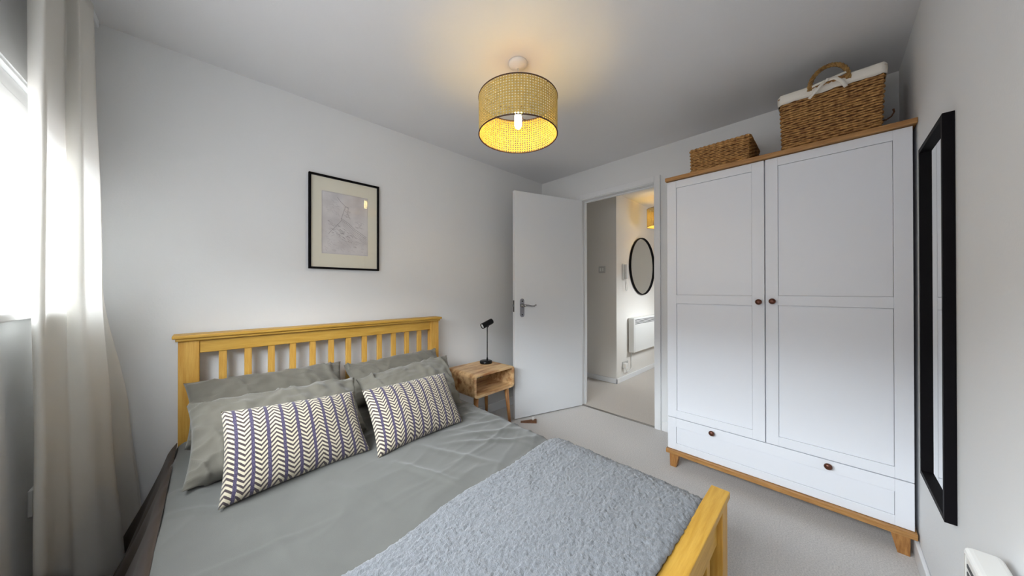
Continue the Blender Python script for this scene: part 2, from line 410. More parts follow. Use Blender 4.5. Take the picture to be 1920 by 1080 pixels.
MB().box(-.07, 1.205, .228, .281, FZ-.022, FZ, .003).build('footboard_cap', 'pine_x', bed)
MB().box(-.05, .012, .232, .276, 0, FZ-.022, .003).build('footboard_post', 'pine_z', bed)
MB().box(1.125, 1.187, .232, .276, 0, FZ-.022, .003).build('footboard_post', 'pine_z', bed)
MB().box(.012, 1.125, .247, .272, .335, FZ-.022, .003).build('footboard_top_rail', 'pine_x', bed)
MB().box(.012, 1.125, .247, .272, .13, .20, .003).build('footboard_bottom_rail', 'pine_x', bed)
sl = None
for i in range(11):
    x = .10+i*.094
    if sl is None: sl = MB().box(x-.0145, x+.0145, .250, .268, .20, .335, .002).build('footboard_slat', 'pine_z', bed)
    else: copy_part(sl, bed, (i*.094, 0, 0))
MB().box(-.035, -.010, .276, 2.080, .14, .26, .003).build('side_rail', 'pine_y', bed)
MB().box(1.145, 1.170, .276, 2.080, .14, .26, .003).build('side_rail', 'pine_y', bed)
mt_ = tag(MB().box(-.055, 1.165, .300, 2.070, .262, .395, .04, 4).build('mattress', 'mattress_cloth'), 'mattress hidden under the grey duvet on the pine bed', 'mattress')

# duvet cross-section: profile (x, z) by parameter u
LP = [(-.085, .24), (-.100, .28), (-.115, .33), (-.122, .38), (-.115, .418), (-.085, .443), (-.03, .452)]
RP = [(1.05, .452), (1.105, .440), (1.15, .412), (1.175, .36), (1.188, .27), (1.195, .16)]
def prof_pts():
    pts = [Vector((x, 0, z)) for x, z in LP]
    n = 30
    for i in range(1, n):
        x = -.03+(1.08)*i/n; pts.append(Vector((x, 0, .452+.012*math.sin(math.pi*i/n))))
    pts += [Vector((x, 0, z)) for x, z in RP]
    return pts
PR = prof_pts()
CUM = [0]
for a, b2 in zip(PR, PR[1:]): CUM.append(CUM[-1]+(b2-a).length)
PLEN = CUM[-1]
def prof_at(s):
    s = max(0, min(PLEN-1e-6, s)); 
    import bisect
    i = min(max(bisect.bisect_right(CUM, s)-1, 0), len(PR)-2)
    t = (s-CUM[i])/(CUM[i+1]-CUM[i])
    p0 = PR[max(i-1, 0)]; p1 = PR[i]; p2 = PR[i+1]; p3 = PR[min(i+2, len(PR)-1)]
    p = .5*((2*p1)+(-p0+p2)*t+(2*p0-5*p1+4*p2-p3)*t*t+(-p0+3*p1-3*p2+p3)*t**3)
    d = (PR[i+1]-PR[i]).normalized(); nrm = Vector((-d.z, 0, d.x))
    return p, nrm
def fold(x, y, ax, ay, bx, by, wd, hgt):     # a soft crease ridge from a to b
    dx, dy = bx-ax, by-ay; L2 = dx*dx+dy*dy
    t = max(0, min(1, ((x-ax)*dx+(y-ay)*dy)/L2)); qx, qy = ax+dx*t-x, ay+dy*t-y
    d = math.hypot(qx, qy); taper = math.sin(math.pi*min(1, max(0, .08+t*.9)))
    return hgt*taper*math.exp(-(d/wd)**2)
FOLDS = [(.50, 1.16, .62, .84, .014, .010), (.62, 1.22, .80, .85, .016, .006), (.74, 1.20, 1.12, 1.04, .018, .007), (.80, 1.24, 1.14, 1.18, .014, .006), (.82, 1.34, 1.15, 1.33, .014, .006),
         (.70, 1.16, 1.10, .92, .015, .006), (.30, 1.18, .42, .86, .014, .004), (.12, 1.15, .15, .86, .02, .004), (-.10, 1.42, .10, 1.24, .014, .006), (-.09, 1.55, .0, 1.45, .012, .007),
         (-.1, 1.05, .3, 1.0, .012, .003), (.90, 1.38, 1.17, 1.50, .014, .006)]
def crest(v, k): return max(0., 1-abs(v)*k)**2
def duvet_h(x, y):
    h = .012*noise.noise((x*2.6, y*2.2, .3))+.004*noise.noise((x*9, y*6, 1.3))
    wx = x+.05*noise.noise((x*4, y*4, 8)); wy = y+.05*noise.noise((x*4, y*4, 3))
    rt_ = max(0., min(1., (x-.25)*1.5))            # more creases towards the right hand side
    h += .008*rt_*crest(noise.noise((wx*1.6+wy*1.0, wy*6.0-wx*1.5, 4.1)), 3.5)
    h += .0025*rt_*crest(noise.noise((wx*3.0, wy*12-wx*3, 9.1)), 3.5)
    h += .003*crest(noise.noise((wx*5.0+wy*2, wy*2.0, 2.7)), 4)
    for q in FOLDS: h += 1.0*fold(x, y, *q)
    return h
def surface(s, y, off, flat=1.0):
    p, n = prof_at(s)
    top = max(0, n.z)
    h = duvet_h(p.x, y)*(.35+.65*top)*flat
    side = 1-top
    wave = side*(.022*math.sin(y*11+1.2*math.sin(y*4))+.012*math.sin(y*23+p.z*5))*min(1, (.46-p.z)*4) if side > .1 else 0
    return Vector((p.x, y, p.z))+n*(h+off+max(-.02, wave))
def clothsheet(name, mat, s0, s1, yfun, ns, ny, off, thick, extra=None, flat=1.0):
    P = []
    for i in range(ns+1):
        s = s0+(s1-s0)*i/ns; row = []
        x = prof_at(s)[0].x; ya_, yb_ = yfun(x)
        for j in range(ny+1):
            y = ya_+(yb_-ya_)*j/ny
            p = surface(s, y, off, flat)
            if extra: p = extra(p, i/ns, j/ny, prof_at(s)[1])
            row.append(p)
        P.append(row)
    o = MB().grid(P).build(name, mat)
    md = o.modifiers.new('thickness', 'SOLIDIFY'); md.thickness = thick; md.offset = -1
    return o
o = clothsheet('duvet', 'duvet_cotton', 0, PLEN, lambda x: (.283, 2.045), 230, 290, 0, .03)
tag(o, 'sage grey cotton duvet spread over the whole double bed', 'duvet')
def fluff(p, a, b, n):
    q = p*1.0
    d = 0.0026*noise.noise(q*110)+.0042*noise.noise(q*190+Vector((3, 1, 2)))+.0015*noise.noise(q*35)
    e = min(a, 1-a, b, 1-b); rnd = 1-math.exp(-e*90)
    return p+n*(d*1.0-.010*(1-rnd))+Vector((noise.noise(q*60), noise.noise(q*60+Vector((9, 9, 9))), 0))*.003
o = clothsheet('throw_blanket', 'throw_pile', .0, PLEN-.11, lambda x: (.277, .755+.10*max(0, x)+.008*math.sin(x*14)), 340, 190, .024, .012, fluff, .35)
tag(o, 'pale blue grey fluffy throw blanket across the foot of the bed', 'blanket')

# added cloth down the left side, dark brown standing in for duvet shade
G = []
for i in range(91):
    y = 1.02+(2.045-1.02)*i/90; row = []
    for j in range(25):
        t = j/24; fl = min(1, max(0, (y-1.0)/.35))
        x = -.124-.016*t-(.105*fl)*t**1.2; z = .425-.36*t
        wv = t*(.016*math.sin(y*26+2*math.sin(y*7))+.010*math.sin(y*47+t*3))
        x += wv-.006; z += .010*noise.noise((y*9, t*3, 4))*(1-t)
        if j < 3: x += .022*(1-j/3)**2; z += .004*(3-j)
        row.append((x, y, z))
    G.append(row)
o = MB().grid(G).build('duvet_shade_cloth', 'shade_brown_cloth'); md = o.modifiers.new('thickness', 'SOLIDIFY'); md.thickness = .003
tag(o, 'dark brown cloth added as duvet shade down the bed side beside the curtain', 'shade cloth')

# pillows ----------------------------------------------------------------
def pillow(name, mat, c4, thick, label, cat, group=None, seed=0, wr=.014, pin=.10, nu=84, nv=60, seam=None, sag=.06):
    BL, BR, TR, TL = [Vector(c) for c in c4]
    nrm = ((BR-BL)+(TR-TL)).cross((TL-BL)+(TR-BR)).normalized()
    cen = (BL+BR+TR+TL)/4
    faces = []; UV = []; P = {}
    b = MB(); sd = Vector((seed*7.3, seed*3.1, seed*1.7))
    for side in (1, -1):
        G = []
        for i in range(nu+1):
            row = []
            for j in range(nv+1):
                u = -1+2*i/nu; v = -1+2*j/nv
                u = math.copysign(abs(u)**.85, u); v = math.copysign(abs(v)**.85, v)
                eu = 1-pin*(1-v*v)*0 ; 
                uu = u*(1-sag*(1-v*v)*abs(u)); vv = v*(1-sag*1.2*(1-u*u)*abs(v))
                a = (uu+1)/2; c = (vv+1)/2
                p = BL*(1-a)*(1-c)+BR*a*(1-c)+TR*a*c+TL*(1-a)*c
                t = (max(0, 1-abs(u)**2.6)**.5)*(max(0, 1-abs(v)**2.6)**.5)
                q = p*9+sd
                qx_ = q.x+.5*noise.noise(q*.8); rid = crest(noise.noise(Vector((qx_*1.1+q.z*.5, q.y*.4, q.z*.7))), 4)+.6*crest(noise.noise(Vector((qx_*.6, q.y, q.z*2.4+q.x*.5))), 4.5)
                edge = 1-t
                h = thick*t*(1+.12*noise.noise(p*5+sd))+wr*rid*(.35+edge)*(1 if t > .02 else 0)+wr*.6*noise.noise(p*26+sd)*(1 if t > .02 else 0)
                p = p+nrm*h*side
                row.append(p); UV.append(((u+1)/2, (v+1)/2))
            G.append(row)
        b.grid(G)
    n1 = (nu+1)*(nv+1)
    o = b.build(name, mat, None, uvs=UV)
    # weld the rim
    bm = bmesh.new(); bm.from_mesh(o.data); bmesh.ops.remove_doubles(bm, verts=bm.verts, dist=.0008); bmesh.ops.recalc_face_normals(bm, faces=bm.faces); bm.to_mesh(o.data); bm.free()
    # origin at base
    base = (BL+BR)/2; o.data.transform(Matrix.Translation(-base)); o.location = base
    tag(o, label, cat, group)
    if seam:
        R = []
        for (A, B) in ((BL, BR), (BR, TR), (TR, TL), (TL, BL)):
            for k in range(14):
                t = k/14; p = A.lerp(B, t); p = p.lerp(cen, sag*.5*math.sin(math.pi*t)); R.append(p-base)
        s = MB().tube(R, .0035, 6, closed=True).build('piping', seam, o, world=False)
    return o
G1 = 'grey pillows propped against the headboard'
pillow('pillow', 'pillow_cotton', [(-.075, 1.83, .478), (.545, 1.83, .478), (.555, 2.035, .700), (-.088, 2.035, .705)], .062, 'sage grey pillow standing at the left against the headboard slats', 'pillow', G1, 1)
pillow('pillow', 'pillow_cotton', [(.575, 1.83, .475), (1.17, 1.83, .475), (1.19, 2.035, .690), (.572, 2.035, .672)], .058, 'sage grey pillow standing at the right against the headboard slats', 'pillow', G1, 2)
pillow('pillow', 'pillow_cotton', [(-.068, 1.475, .468), (.52, 1.50, .478), (.555, 1.79, .652), (-.068, 1.78, .668)], .070, 'sage grey pillow leaning behind the left chevron cushion', 'pillow', G1, 3, wr=.016)
pillow('pillow', 'pillow_cotton', [(.55, 1.50, .475), (1.02, 1.46, .482), (1.125, 1.78, .690), (.562, 1.79, .640)], .066, 'sage grey pillow leaning behind the right chevron cushion', 'pillow', G1, 4, wr=.016)
G2 = 'chevron striped cushions on the duvet'
pillow('cushion', 'chevron_cloth', [(.016, 1.285, .465), (.470, 1.318, .470), (.452, 1.475, .678), (.026, 1.47, .706)], .058, 'left of two cream and purple chevron striped cushions on the duvet', 'cushion', G2, 5, wr=.003, nu=60, nv=44, sag=.05)
pillow('cushion', 'chevron_cloth', [(.470, 1.236, .468), (.900, 1.280, .470), (.920, 1.475, .672), (.484, 1.46, .676)], .056, 'right of two cream and purple chevron striped cushions, nearer the bedside table', 'cushion', G2, 6, wr=.003, nu=60, nv=44, sag=.05)

# ================================================================== WARDROBE
WX = 2.103; WYL, WYR = .730, -.2425
wd = thing('wardrobe', 'tall white two door wardrobe with oak top, plinth and drawer', 'wardrobe', (2.33, .244, 0))
MB().box(WX+.018, 2.566, WYR, WYL, .112, 1.811, .002).build('body', 'wardrobe_paint', wd)
MB().box(WX-.020, 2.568, -.2535, .736, 1.812, 1.834, .002).build('top', 'oak_y', wd)
MB().box(WX-.015, 2.566, -.249, .737, .086, .112, .002).build('plinth', 'oak_y', wd)
for (yc, sy) in ((WYL-.035, 1), (WYR+.035, -1)):
    for (xc) in (WX+.022, 2.53):
        b = MB(); top = .027; bot = .017; ox = .006
        P = []
        for z, hw, o2 in ((0, bot, sy*.006), (.086, top, -sy*.004)):
            P += [(xc-hw, yc+o2-hw, z), (xc+hw, yc+o2-hw, z), (xc+hw, yc+o2+hw, z), (xc-hw, yc+o2+hw, z)]
        b.add(P, [(3, 2, 1, 0), (4, 5, 6, 7), (0, 1, 5, 4), (1, 2, 6, 5), (2, 3, 7, 6), (3, 0, 4, 7)])
        b.build('leg', 'oak_z', wd)
def panel_front(name, y0, y1, z0, z1, holes, parent):
    """stile-and-rail front with recessed fields; holes = list of (y0,y1,z0,z1)"""
    b = MB(); hy0, hy1 = holes[0][0], holes[0][1]
    b.box(WX, WX+.017, y0, hy0, z0, z1, .0012); b.box(WX, WX+.017, hy1, y1, z0, z1, .0012)
    zs = [z0]+[v for h in sorted(holes, key=lambda q: q[2]) for v in (h[2], h[3])]+[z1]
    for k in range(0, len(zs), 2): b.box(WX, WX+.017, hy0, hy1, zs[k], zs[k+1], .0012)
    o = b.build(name, 'wardrobe_paint', parent)
    for h in holes: MB().box(WX+.0055, WX+.0165, h[0]+.0012, h[1]-.0012, h[2]+.0012, h[3]-.0012).build('panel', 'wardrobe_paint', o)
    return o
def knob(y, z, parent):
    return MB().lathe([(.006, 0), (.0055, .008), (.010, .012), (.0145, .017), (.0150, .021), (.012, .026), (.005, .029)], (WX+.0005, y, z), (-1, 0, 0), 20).build('knob', 'bronze', parent)
dl = panel_front('door', .2435, WYL, .316, 1.809, [(.296, .676, .363, 1.036), (.296, .676, 1.090, 1.764)], wd)
dr = panel_front('door', WYR, .2385, .316, 1.809, [(-.190, .188, .363, 1.042), (-.190, .188, 1.092, 1.766)], wd)
dw = panel_front('drawer', WYR, WYL, .114, .312, [(-.190, .680, .155, .258)], wd)
k1 = knob(.266, 1.058, dl); k2 = knob(.210, 1.063, dr); k3 = knob(.484, .288, dw); k4 = knob(.010, .290, dw)
dl['label'] = 'left white door with round bronze knob'; dr['label'] = 'right white door with round bronze knob'

# baskets ------------------------------------------------------------------
def weave_basket(root, x0, x1, y0, y1, z0, h, flare, rows, spacing=.026, r=.0052):
    """woven wall: solid thin core plus strands going in and out round the stakes"""
    cx, cy = (x0+x1)/2, (y0+y1)/2
    def per(t, z, out):      # t = distance along perimeter
        k = 1+flare*(z-z0)/h; a = (x1-x0)/2*k; bb = (y1-y0)/2*k
        L = [2*bb, 2*a, 2*bb, 2*a]; tot = sum(L); t = t % 1*tot
        if t < L[0]: q = Vector((cx-a-out, cy-bb+t, z))
        elif t < L[0]+L[1]: q = Vector((cx-a+(t-L[0]), cy+bb+out, z))
        elif t < L[0]+L[1]+L[2]: q = Vector((cx+a+out, cy+bb-(t-L[0]-L[1]), z))
        else: q = Vector((cx+a-(t-L[0]-L[1]-L[2]), cy-bb-out, z))
        return q
    tot = 2*(x1-x0)+2*(y1-y0)
    ns = int(tot/spacing/2)*2; n = ns*3
    core = MB(); hz = z0+h-.006
    core.box(x0+.004, x1-.004, y0+.004, y1-.004, z0, z0+.008)
    for k in range(4):
        lo = [(x0, y0), (x0, y1), (x1, y1), (x1, y0)]
        (ax, ay), (bx, by) = lo[k], lo[(k+1) % 4]; f2 = 1+flare
        def up(q): return (cx+(q[0]-cx)*f2, cy+(q[1]-cy)*f2)
        c1, c2 = up((ax, ay)), up((bx, by)); ins = .006
        def inn(q): return (q[0]+(ins if q[0] < cx else -ins), q[1]+(ins if q[1] < cy else -ins))
        a0, b0, a1, b1 = (ax, ay), (bx, by), c1, c2
        i0, j0, i1, j1 = inn(a0), inn(b0), inn(a1), inn(b1)
        core.add([(*a0, z0), (*b0, z0), (*b1, hz), (*a1, hz), (*i0, z0), (*j0, z0), (*j1, hz), (*i1, hz)],
                 [(0, 1, 2, 3), (7, 6, 5, 4), (3, 2, 6, 7), (0, 4, 5, 1), (0, 3, 7, 4), (1, 5, 6, 2)])
    core.build('basket_body', 'wicker_core', root)
    wv = MB(); dz = h/rows
    for k in range(rows):
        z = z0+dz*(k+.5); pts = []
        for i in range(n):
            t = i/n; ph = math.pi*(i/3)+math.pi*k
            out = .0025+.0035*math.sin(ph)+.001*noise.noise((t*60, k*3.1, 0))
            pts.append(per(t, z+.0022*noise.noise((t*37, k*1.7, 5)), out))
        rr = r*(.9+.25*random.random())
        wv.tube(pts, rr, 5, closed=True)
    o = wv.build('weave', 'wicker', root); o['kind'] = 'stuff'
    rim = MB()
    for j in (0, 1):
        pts = []
        for i in range(n*2):
            t = i/(n*2); ph = math.pi*i/5+math.pi*j
            pts.append(per(t, z0+h+.004*math.sin(ph), .003+.004*math.cos(ph)))
        rim.tube(pts, .0055, 6, closed=True)
    rim.build('rim', 'wicker', root)
    return per
b1 = thing('wicker_basket', 'small low brown wicker basket on the wardrobe top, left', 'basket', (2.30, .46, 1.834), group='wicker baskets on the wardrobe')
weave_basket(b1, 2.155, 2.46, .318, .600, 1.8345, .150, .03, 15)
b2 = thing('lined_basket', 'large wicker basket with white cloth liner and ribbon bow on wardrobe', 'basket', (2.30, .01, 1.834), group='wicker baskets on the wardrobe')
per = weave_basket(b2, 2.150, 2.43, -.158, .168, 1.8345, .285, .06, 25)
# liner folded over the rim
def liner_ring(z, out, n=160): return [per(i/n, z, out) for i in range(n)]
zt = 1.8345+.285
ring = [liner_ring(zt-.028+0*i, .012) for i in range(1)][0]
prof = [(zt-.036, .013), (zt-.015, .0145), (zt+.006, .0135), (zt+.014, .008), (zt+.015, -.004), (zt+.006, -.012), (zt-.06, -.015), (zt-.16, -.016)]
G = []
for i in range(160):
    t = i/160; row = []
    for k, (z, o_) in enumerate(prof):
        wob = .0025*noise.noise((t*50, k*.8, 2)) + (.006*noise.noise((t*22, 0, 7)) if k == 0 else 0)
        row.append(per(t, z+(wob if k == 0 else 0), o_+wob*.5))
    G.append(row)
ln = MB().grid(G, closed_u=True).build('liner', 'liner_cotton', b2); md = ln.modifiers.new('thickness', 'SOLIDIFY'); md.thickness = .002
ln['label'] = 'white cotton liner folded over the rim'
# carry handle: two twisted strands over an arch
fxk = 2.150-.020
for nm, xx in (('carry_handle', fxk), ('carry_handle', 2.43+.026)):
    hb = MB()
    for j in range(3):
        pts = []
        for i in range(49):
            t = i/48; a = math.pi*t; ph = t*34+j*2.094
            pts.append((xx+.005*math.cos(ph), .003+.066*math.cos(a)+.005*math.sin(ph)*math.cos(a), zt-.012+.093*math.sin(a)**.85+.005*math.sin(ph)*math.sin(a)))
        hb.tube(pts, .0055, 6)
    hb.build(nm, 'rope', b2)
    hb = MB()
    for j in range(2):
        hb.tube([(xx+.004*math.cos(i*.9+j*3.14), -.062+.13*i/24, zt+.004+.005*math.sin(i*.9+j*3.14)) for i in range(25)], .006, 6)
    hb.build('handle_bar', 'wicker', b2)
# ribbon bow
def ribbon(pts, wid, mat, parent, name):
    P = []
    pts = [Vector(p) for p in pts]
    for i, p in enumerate(pts):
        d = (pts[min(i+1, len(pts)-1)]-pts[max(i-1, 0)]).normalized(); s = d.cross(Vector((1, 0, 0))).normalized()*wid/2
        P.append([p-s, p+s])
    o = MB().grid(P).build(name, mat, parent); md = o.modifiers.new('thickness', 'SOLIDIFY'); md.thickness = .0015
    return o
rx = 2.150-.046
rb = ribbon([(rx+.002, .060, zt-.005), (rx-.002, .035, zt-.002), (rx-.004, .010, zt+.001), (rx-.002, -.02, zt+.006), (rx+.003, -.055, zt+.012)], .010, 'liner_cotton', b2, 'ribbon_band')
ribbon([(rx-.005, .008, zt+.001), (rx-.010, .030, zt-.018), (rx-.008, .052, zt-.042), (rx-.006, .070, zt-.062)], .012, 'liner_cotton', b2, 'ribbon_tail')
ribbon([(rx-.005, .006, zt+.001), (rx-.011, -.018, zt-.004), (rx-.010, -.038, zt-.026), (rx-.007, -.054, zt-.060)], .014, 'liner_cotton', b2, 'ribbon_tail')
MB().lathe([(.003, -.006), (.007, -.003), (.007, .003), (.003, .006)], (rx-.006, .007, zt), (0, 1, .2), 10).build('ribbon_knot', 'liner_cotton', b2)
MB().tube([(2.20, -.168, 1.895), (2.20, -.180, 1.895), (2.20, -.195, 1.905), (2.20, -.203, 1.922), (2.20, -.200, 1.936)], [.004, .0035, .003, .003, .004], 6).build('loose_strand', 'wicker_core', b2)

# ================================================================== WALL MIRROR (right wall)
mi = thing('wall_mirror', 'tall rectangular mirror in thin black frame on the right wall', 'mirror', (1.72, YR, .44))
mx0, mx1, mz0, mz1 = 1.548, 1.899, .4405, 1.6462; fy0, fy1 = YR+.0005, YR+.0232; fw_ = .016
MB().box(mx0, mx0+fw_, fy0, fy1, mz0, mz1, .001).build('frame_side', 'black_frame', mi)
MB().box(mx1-fw_, mx1, fy0, fy1, mz0, mz1, .001).build('frame_side', 'black_frame', mi)
MB().box(mx0+fw_, mx1-fw_, fy0, fy1, mz0, mz0+fw_, .001).build('frame_rail', 'black_frame', mi)
MB().box(mx0+fw_, mx1-fw_, fy0, fy1, mz1-fw_, mz1, .001).build('frame_rail', 'black_frame', mi)
MB().box(mx0+fw_, mx1-fw_, fy0, YR+.009, mz0+fw_, mz1-fw_).build('glass', 'mirror_glass', mi)

# ================================================================== PICTURE
pc = thing('framed_picture', 'black framed faint pencil drawing in cream mount above the bed', 'picture', (.624, YB, 1.254))
qx0, qx1, qz0, qz1 = .418, .830, 1.254, 1.832; py0, py1 = YB-.022, YB-.0008; pw = .012
MB().box(qx0, qx0+pw, py0, py1, qz0, qz1, .001).build('frame_side', 'black_frame', pc)
MB().box(qx1-pw, qx1, py0, py1, qz0, qz1, .001).build('frame_side', 'black_frame', pc)
MB().box(qx0+pw, qx1-pw, py0, py1, qz0, qz0+pw, .001).build('frame_rail', 'black_frame', pc)
MB().box(qx0+pw, qx1-pw, py0, py1, qz1-pw, qz1, .001).build('frame_rail', 'black_frame', pc)
ix0, ix1, iz0, iz1 = .487, .758, 1.350, 1.738
b = MB(); my0, my1 = YB-.0105, YB-.008
b.box(qx0+pw, ix0, my0, my1, qz0+pw, qz1-pw); b.box(ix1, qx1-pw, my0, my1, qz0+pw, qz1-pw); b.box(ix0, ix1, my0, my1, qz0+pw, iz0); b.box(ix0, ix1, my0, my1, iz1, qz1-pw)
b.build('mount', 'mat_board', pc)
pp = MB().box(ix0-.005, ix1+.005, YB-.0078, YB-.004, iz0-.005, iz1+.005).build('print', 'print_paper', pc)
rs = random.Random(3)
def strokes(name, mat, segs):
    b = MB(); y = YB-.0082
    for (x0, z0, x1, z1, wd_) in segs:
        d = Vector((x1-x0, 0, z1-z0)); 
        if d.length < 1e-4: continue
        n = Vector((-d.z, 0, d.x)).normalized()*wd_/2; A = Vector((x0, y, z0)); B = Vector((x1, y, z1))
        b.prism([A-n, B-n, B+n, A+n], (0, .0003, 0))
    return b.build(name, mat, pp)
W_, H_ = ix1-ix0, iz1-iz0
def pt(u, v): return ix0+u*W_, iz0+v*H_
dark = []; soft = []
def poly(lst, pts, wd_, jit=.0):
    for (a, c), (d, e) in zip(pts, pts[1:]):
        x0, z0 = pt(a+rs.uniform(-jit, jit), c+rs.uniform(-jit, jit)); x1, z1 = pt(d, e); lst.append((x0, z0, x1, z1, wd_))
# shoreline-like outline, blocks of small marks, long parallel bands
poly(dark, [(.32, .93), (.40, .86), (.50, .80), (.46, .72), (.42, .62), (.40, .55), (.30, .46), (.18, .36), (.14, .32)], .0022)
poly(dark, [(.50, .80), (.56, .79), (.54, .68), (.60, .60)], .0020)
for k in range(26):
    a = rs.uniform(.42, .56); z = rs.uniform(.62, .80); soft.append((*pt(a, z), *pt(a+rs.uniform(.02, .07), z-rs.uniform(0, .02)), .0020))
for k in range(5):
    poly(dark if k < 2 else soft, [(.40+.01*k, .60-.03*k), (.55, .53-.03*k), (.70, .44-.03*k), (.86, .37-.03*k), (.97, .32-.03*k)], .0024, .004)
for k in range(90):
    a = rs.uniform(.12, .72); z = .60-.45*a+rs.uniform(-.16, .04); ln_ = rs.uniform(.02, .07)
    (dark if rs.random() < .35 else soft).append((*pt(a, z), *pt(a+ln_, z-ln_*.42), rs.choice((.0014, .002, .003))))
for k in range(60):
    a = rs.uniform(.05, .9); z = rs.uniform(.05, .36); ln_ = rs.uniform(.02, .09); soft.append((*pt(a, z), *pt(min(.97, a+ln_), z+rs.uniform(-.04, .02)), .0014))
for k in range(22):
    a = rs.uniform(.06, .34); z = rs.uniform(.66, .92); soft.append((*pt(a, z), *pt(a+rs.uniform(.02, .08), z+rs.uniform(-.05, .01)), .0014))
poly(soft, [(.70, .56), (.80, .58), (.86, .54), (.80, .48), (.90, .46)], .0018)
for k in range(18):
    a = rs.uniform(.70, .86); z = rs.uniform(.46, .56); soft.append((*pt(a, z), *pt(a+rs.uniform(.02, .06), z+rs.uniform(-.02, .01)), .0018))
for l in (((0, 0), (1, 0)), ((1, 0), (1, 1)), ((1, 1), (0, 1)), ((0, 1), (0, 0))): poly(soft, [(.012+.976*q[0], .01+.98*q[1]) for q in l], .0014)
for o in (strokes('pencil_lines', 'ink', dark), strokes('pencil_shading', 'ink_soft', soft)): o['kind'] = 'stuff'
MB().box(qx0+pw, qx1-pw, YB-.0175, YB-.0160, qz0+pw, qz1-pw).build('glass', 'picture_glass', pc)

# ================================================================== PENDANT LAMPS
def cane_shade(cx, cy, z0, z1, R, cols, rows, parent, mat='cane'):
    b = MB(); dz = (z1-z0)/rows
    for j in range(rows):
        for i in range(cols):
            sh = 0
            k = len(b.v); cu = i+.5; cv = j+.5
            outer = [(-.5, -.5), (0, -.5), (.5, -.5), (.5, 0), (.5, .5), (0, .5), (-.5, .5), (-.5, 0)]
            inner = [(-.205, -.205), (0, -.28), (.205, -.205), (.28, 0), (.205, .205), (0, .28), (-.205, .205), (-.28, 0)]
            for ring_ in (outer, inner):
                for (a, c) in ring_:
                    t = 2*math.pi*(cu+a)/cols; b.v.append(Vector((cx+R*math.cos(t), cy+R*math.sin(t), z0+(cv+c)*dz)))
            for q in range(8):
                q2 = (q+1) % 8; b.f.append((k+q, k+q2, k+8+q2, k+8+q)); b.sm.append(True)
    o = b.build('shade', mat, parent)
    md = o.modifiers.new('thickness', 'SOLIDIFY'); md.thickness = .0016; md.offset = 0
    for nm, z in (('bottom_ring', z0), ('top_ring', z1)):
        MB().tube([(cx+R*math.cos(2*math.pi*i/72), cy+R*math.sin(2*math.pi*i/72), z) for i in range(72)], .0032, 8, closed=True).build(nm, 'shade_rim', o)
    return o
def pendant(cx, cy, z0, z1, R, cols, rows, label, group, glow):
    p = thing('pendant_lamp', label, 'lamp', (cx, cy, H), group=group)
    MB().lathe([(.047, 0), (.047, .006), (.040, .018), (.018, .024), (.008, .028)], (cx, cy, H-.0005), (0, 0, -1), 28).build('ceiling_rose', 'white_plastic', p)
    MB().tube([(cx, cy, H-.02), (cx, cy, z1-.03)], .003, 8).build('cord', 'white_plastic', p)
    cane_shade(cx, cy, z0, z1, R, cols, rows, p)
    zh = z1-.045
    MB().lathe([(.012, .035), (.019, .03), (.019, -.012), (.022, -.014), (.022, -.02), (.016, -.022)], (cx, cy, zh), (0, 0, 1), 20).build('lamp_holder', 'white_plastic', p)
    for k in range(3):
        a = k*2.094+.5
        MB().tube([(cx+.02*math.cos(a), cy+.02*math.sin(a), zh), (cx+R*.5*math.cos(a), cy+R*.5*math.sin(a), zh), (cx+R*math.cos(a), cy+R*math.sin(a), z1-.002)], .0018, 6).build('spider_wire', 'shade_rim', p)
    zb = zh-.022
    MB().lathe([(.013, 0), (.015, -.01), (.018, -.02), (.0185, -.05), (.017, -.065), (.011, -.076), (.004, -.079)], (cx, cy, zb), (0, 0, 1), 18).build('bulb', glow, p)
    return p
pendant(1.109, 1.094, 1.900, 2.081, .196, 92, 15, 'lit cane drum pendant lamp hanging from the bedroom ceiling', 'cane pendant lamps', 'bulb_glow')
pendant(3.985, 1.475, 1.900, 2.12, .14, 60, 15, 'small lit cane pendant lamp half hidden in the hallway', 'cane pendant lamps', 'hall_bulb_glow')

# ================================================================== BEDSIDE TABLE
NSX, NSY, NSA = 1.575, 1.975, math.radians(3)
ns = thing('bedside_table', 'small wooden bedside table with open rounded cubby on tapered legs', 'table', (NSX, NSY, 0), NSA)
hw, hd, nz0, nz1 = .214, .165, .325, .500
def rrect(hx, z0, z1, r, n=6):
    P = []
    for (cx_, cz_, a0) in ((hx-r, z1-r, 0), (-hx+r, z1-r, 90), (-hx+r, z0+r, 180), (hx-r, z0+r, 270)):
        for k in range(n+1):
            a = math.radians(a0+90*k/n); P.append((cx_+r*math.cos(a), cz_+r*math.sin(a)))
    return P
O = rrect(hw, nz0, nz1, .032); I = rrect(hw-.020, nz0+.020, nz1-.020, .014); n = len(O)
b = MB(); V = []
for y in (-hd, hd):
    V += [(x, y, z) for x, z in O]; V += [(x, y, z) for x, z in I]
F = []
for k in range(n):
    k2 = (k+1) % n
    F += [(k, k2, n+k2, n+k), (2*n+k, 3*n+k, 3*n+k2, 2*n+k2), (k, 2*n+k, 2*n+k2, k2), (n+k, n+k2, 3*n+k2, 3*n+k)]
b.add(V, F); body = b.build('body', 'mango', ns, world=False)
md = body.modifiers.new('bevel', 'BEVEL'); md.width = .002; md.segments = 2; md.limit_method = 'ANGLE'
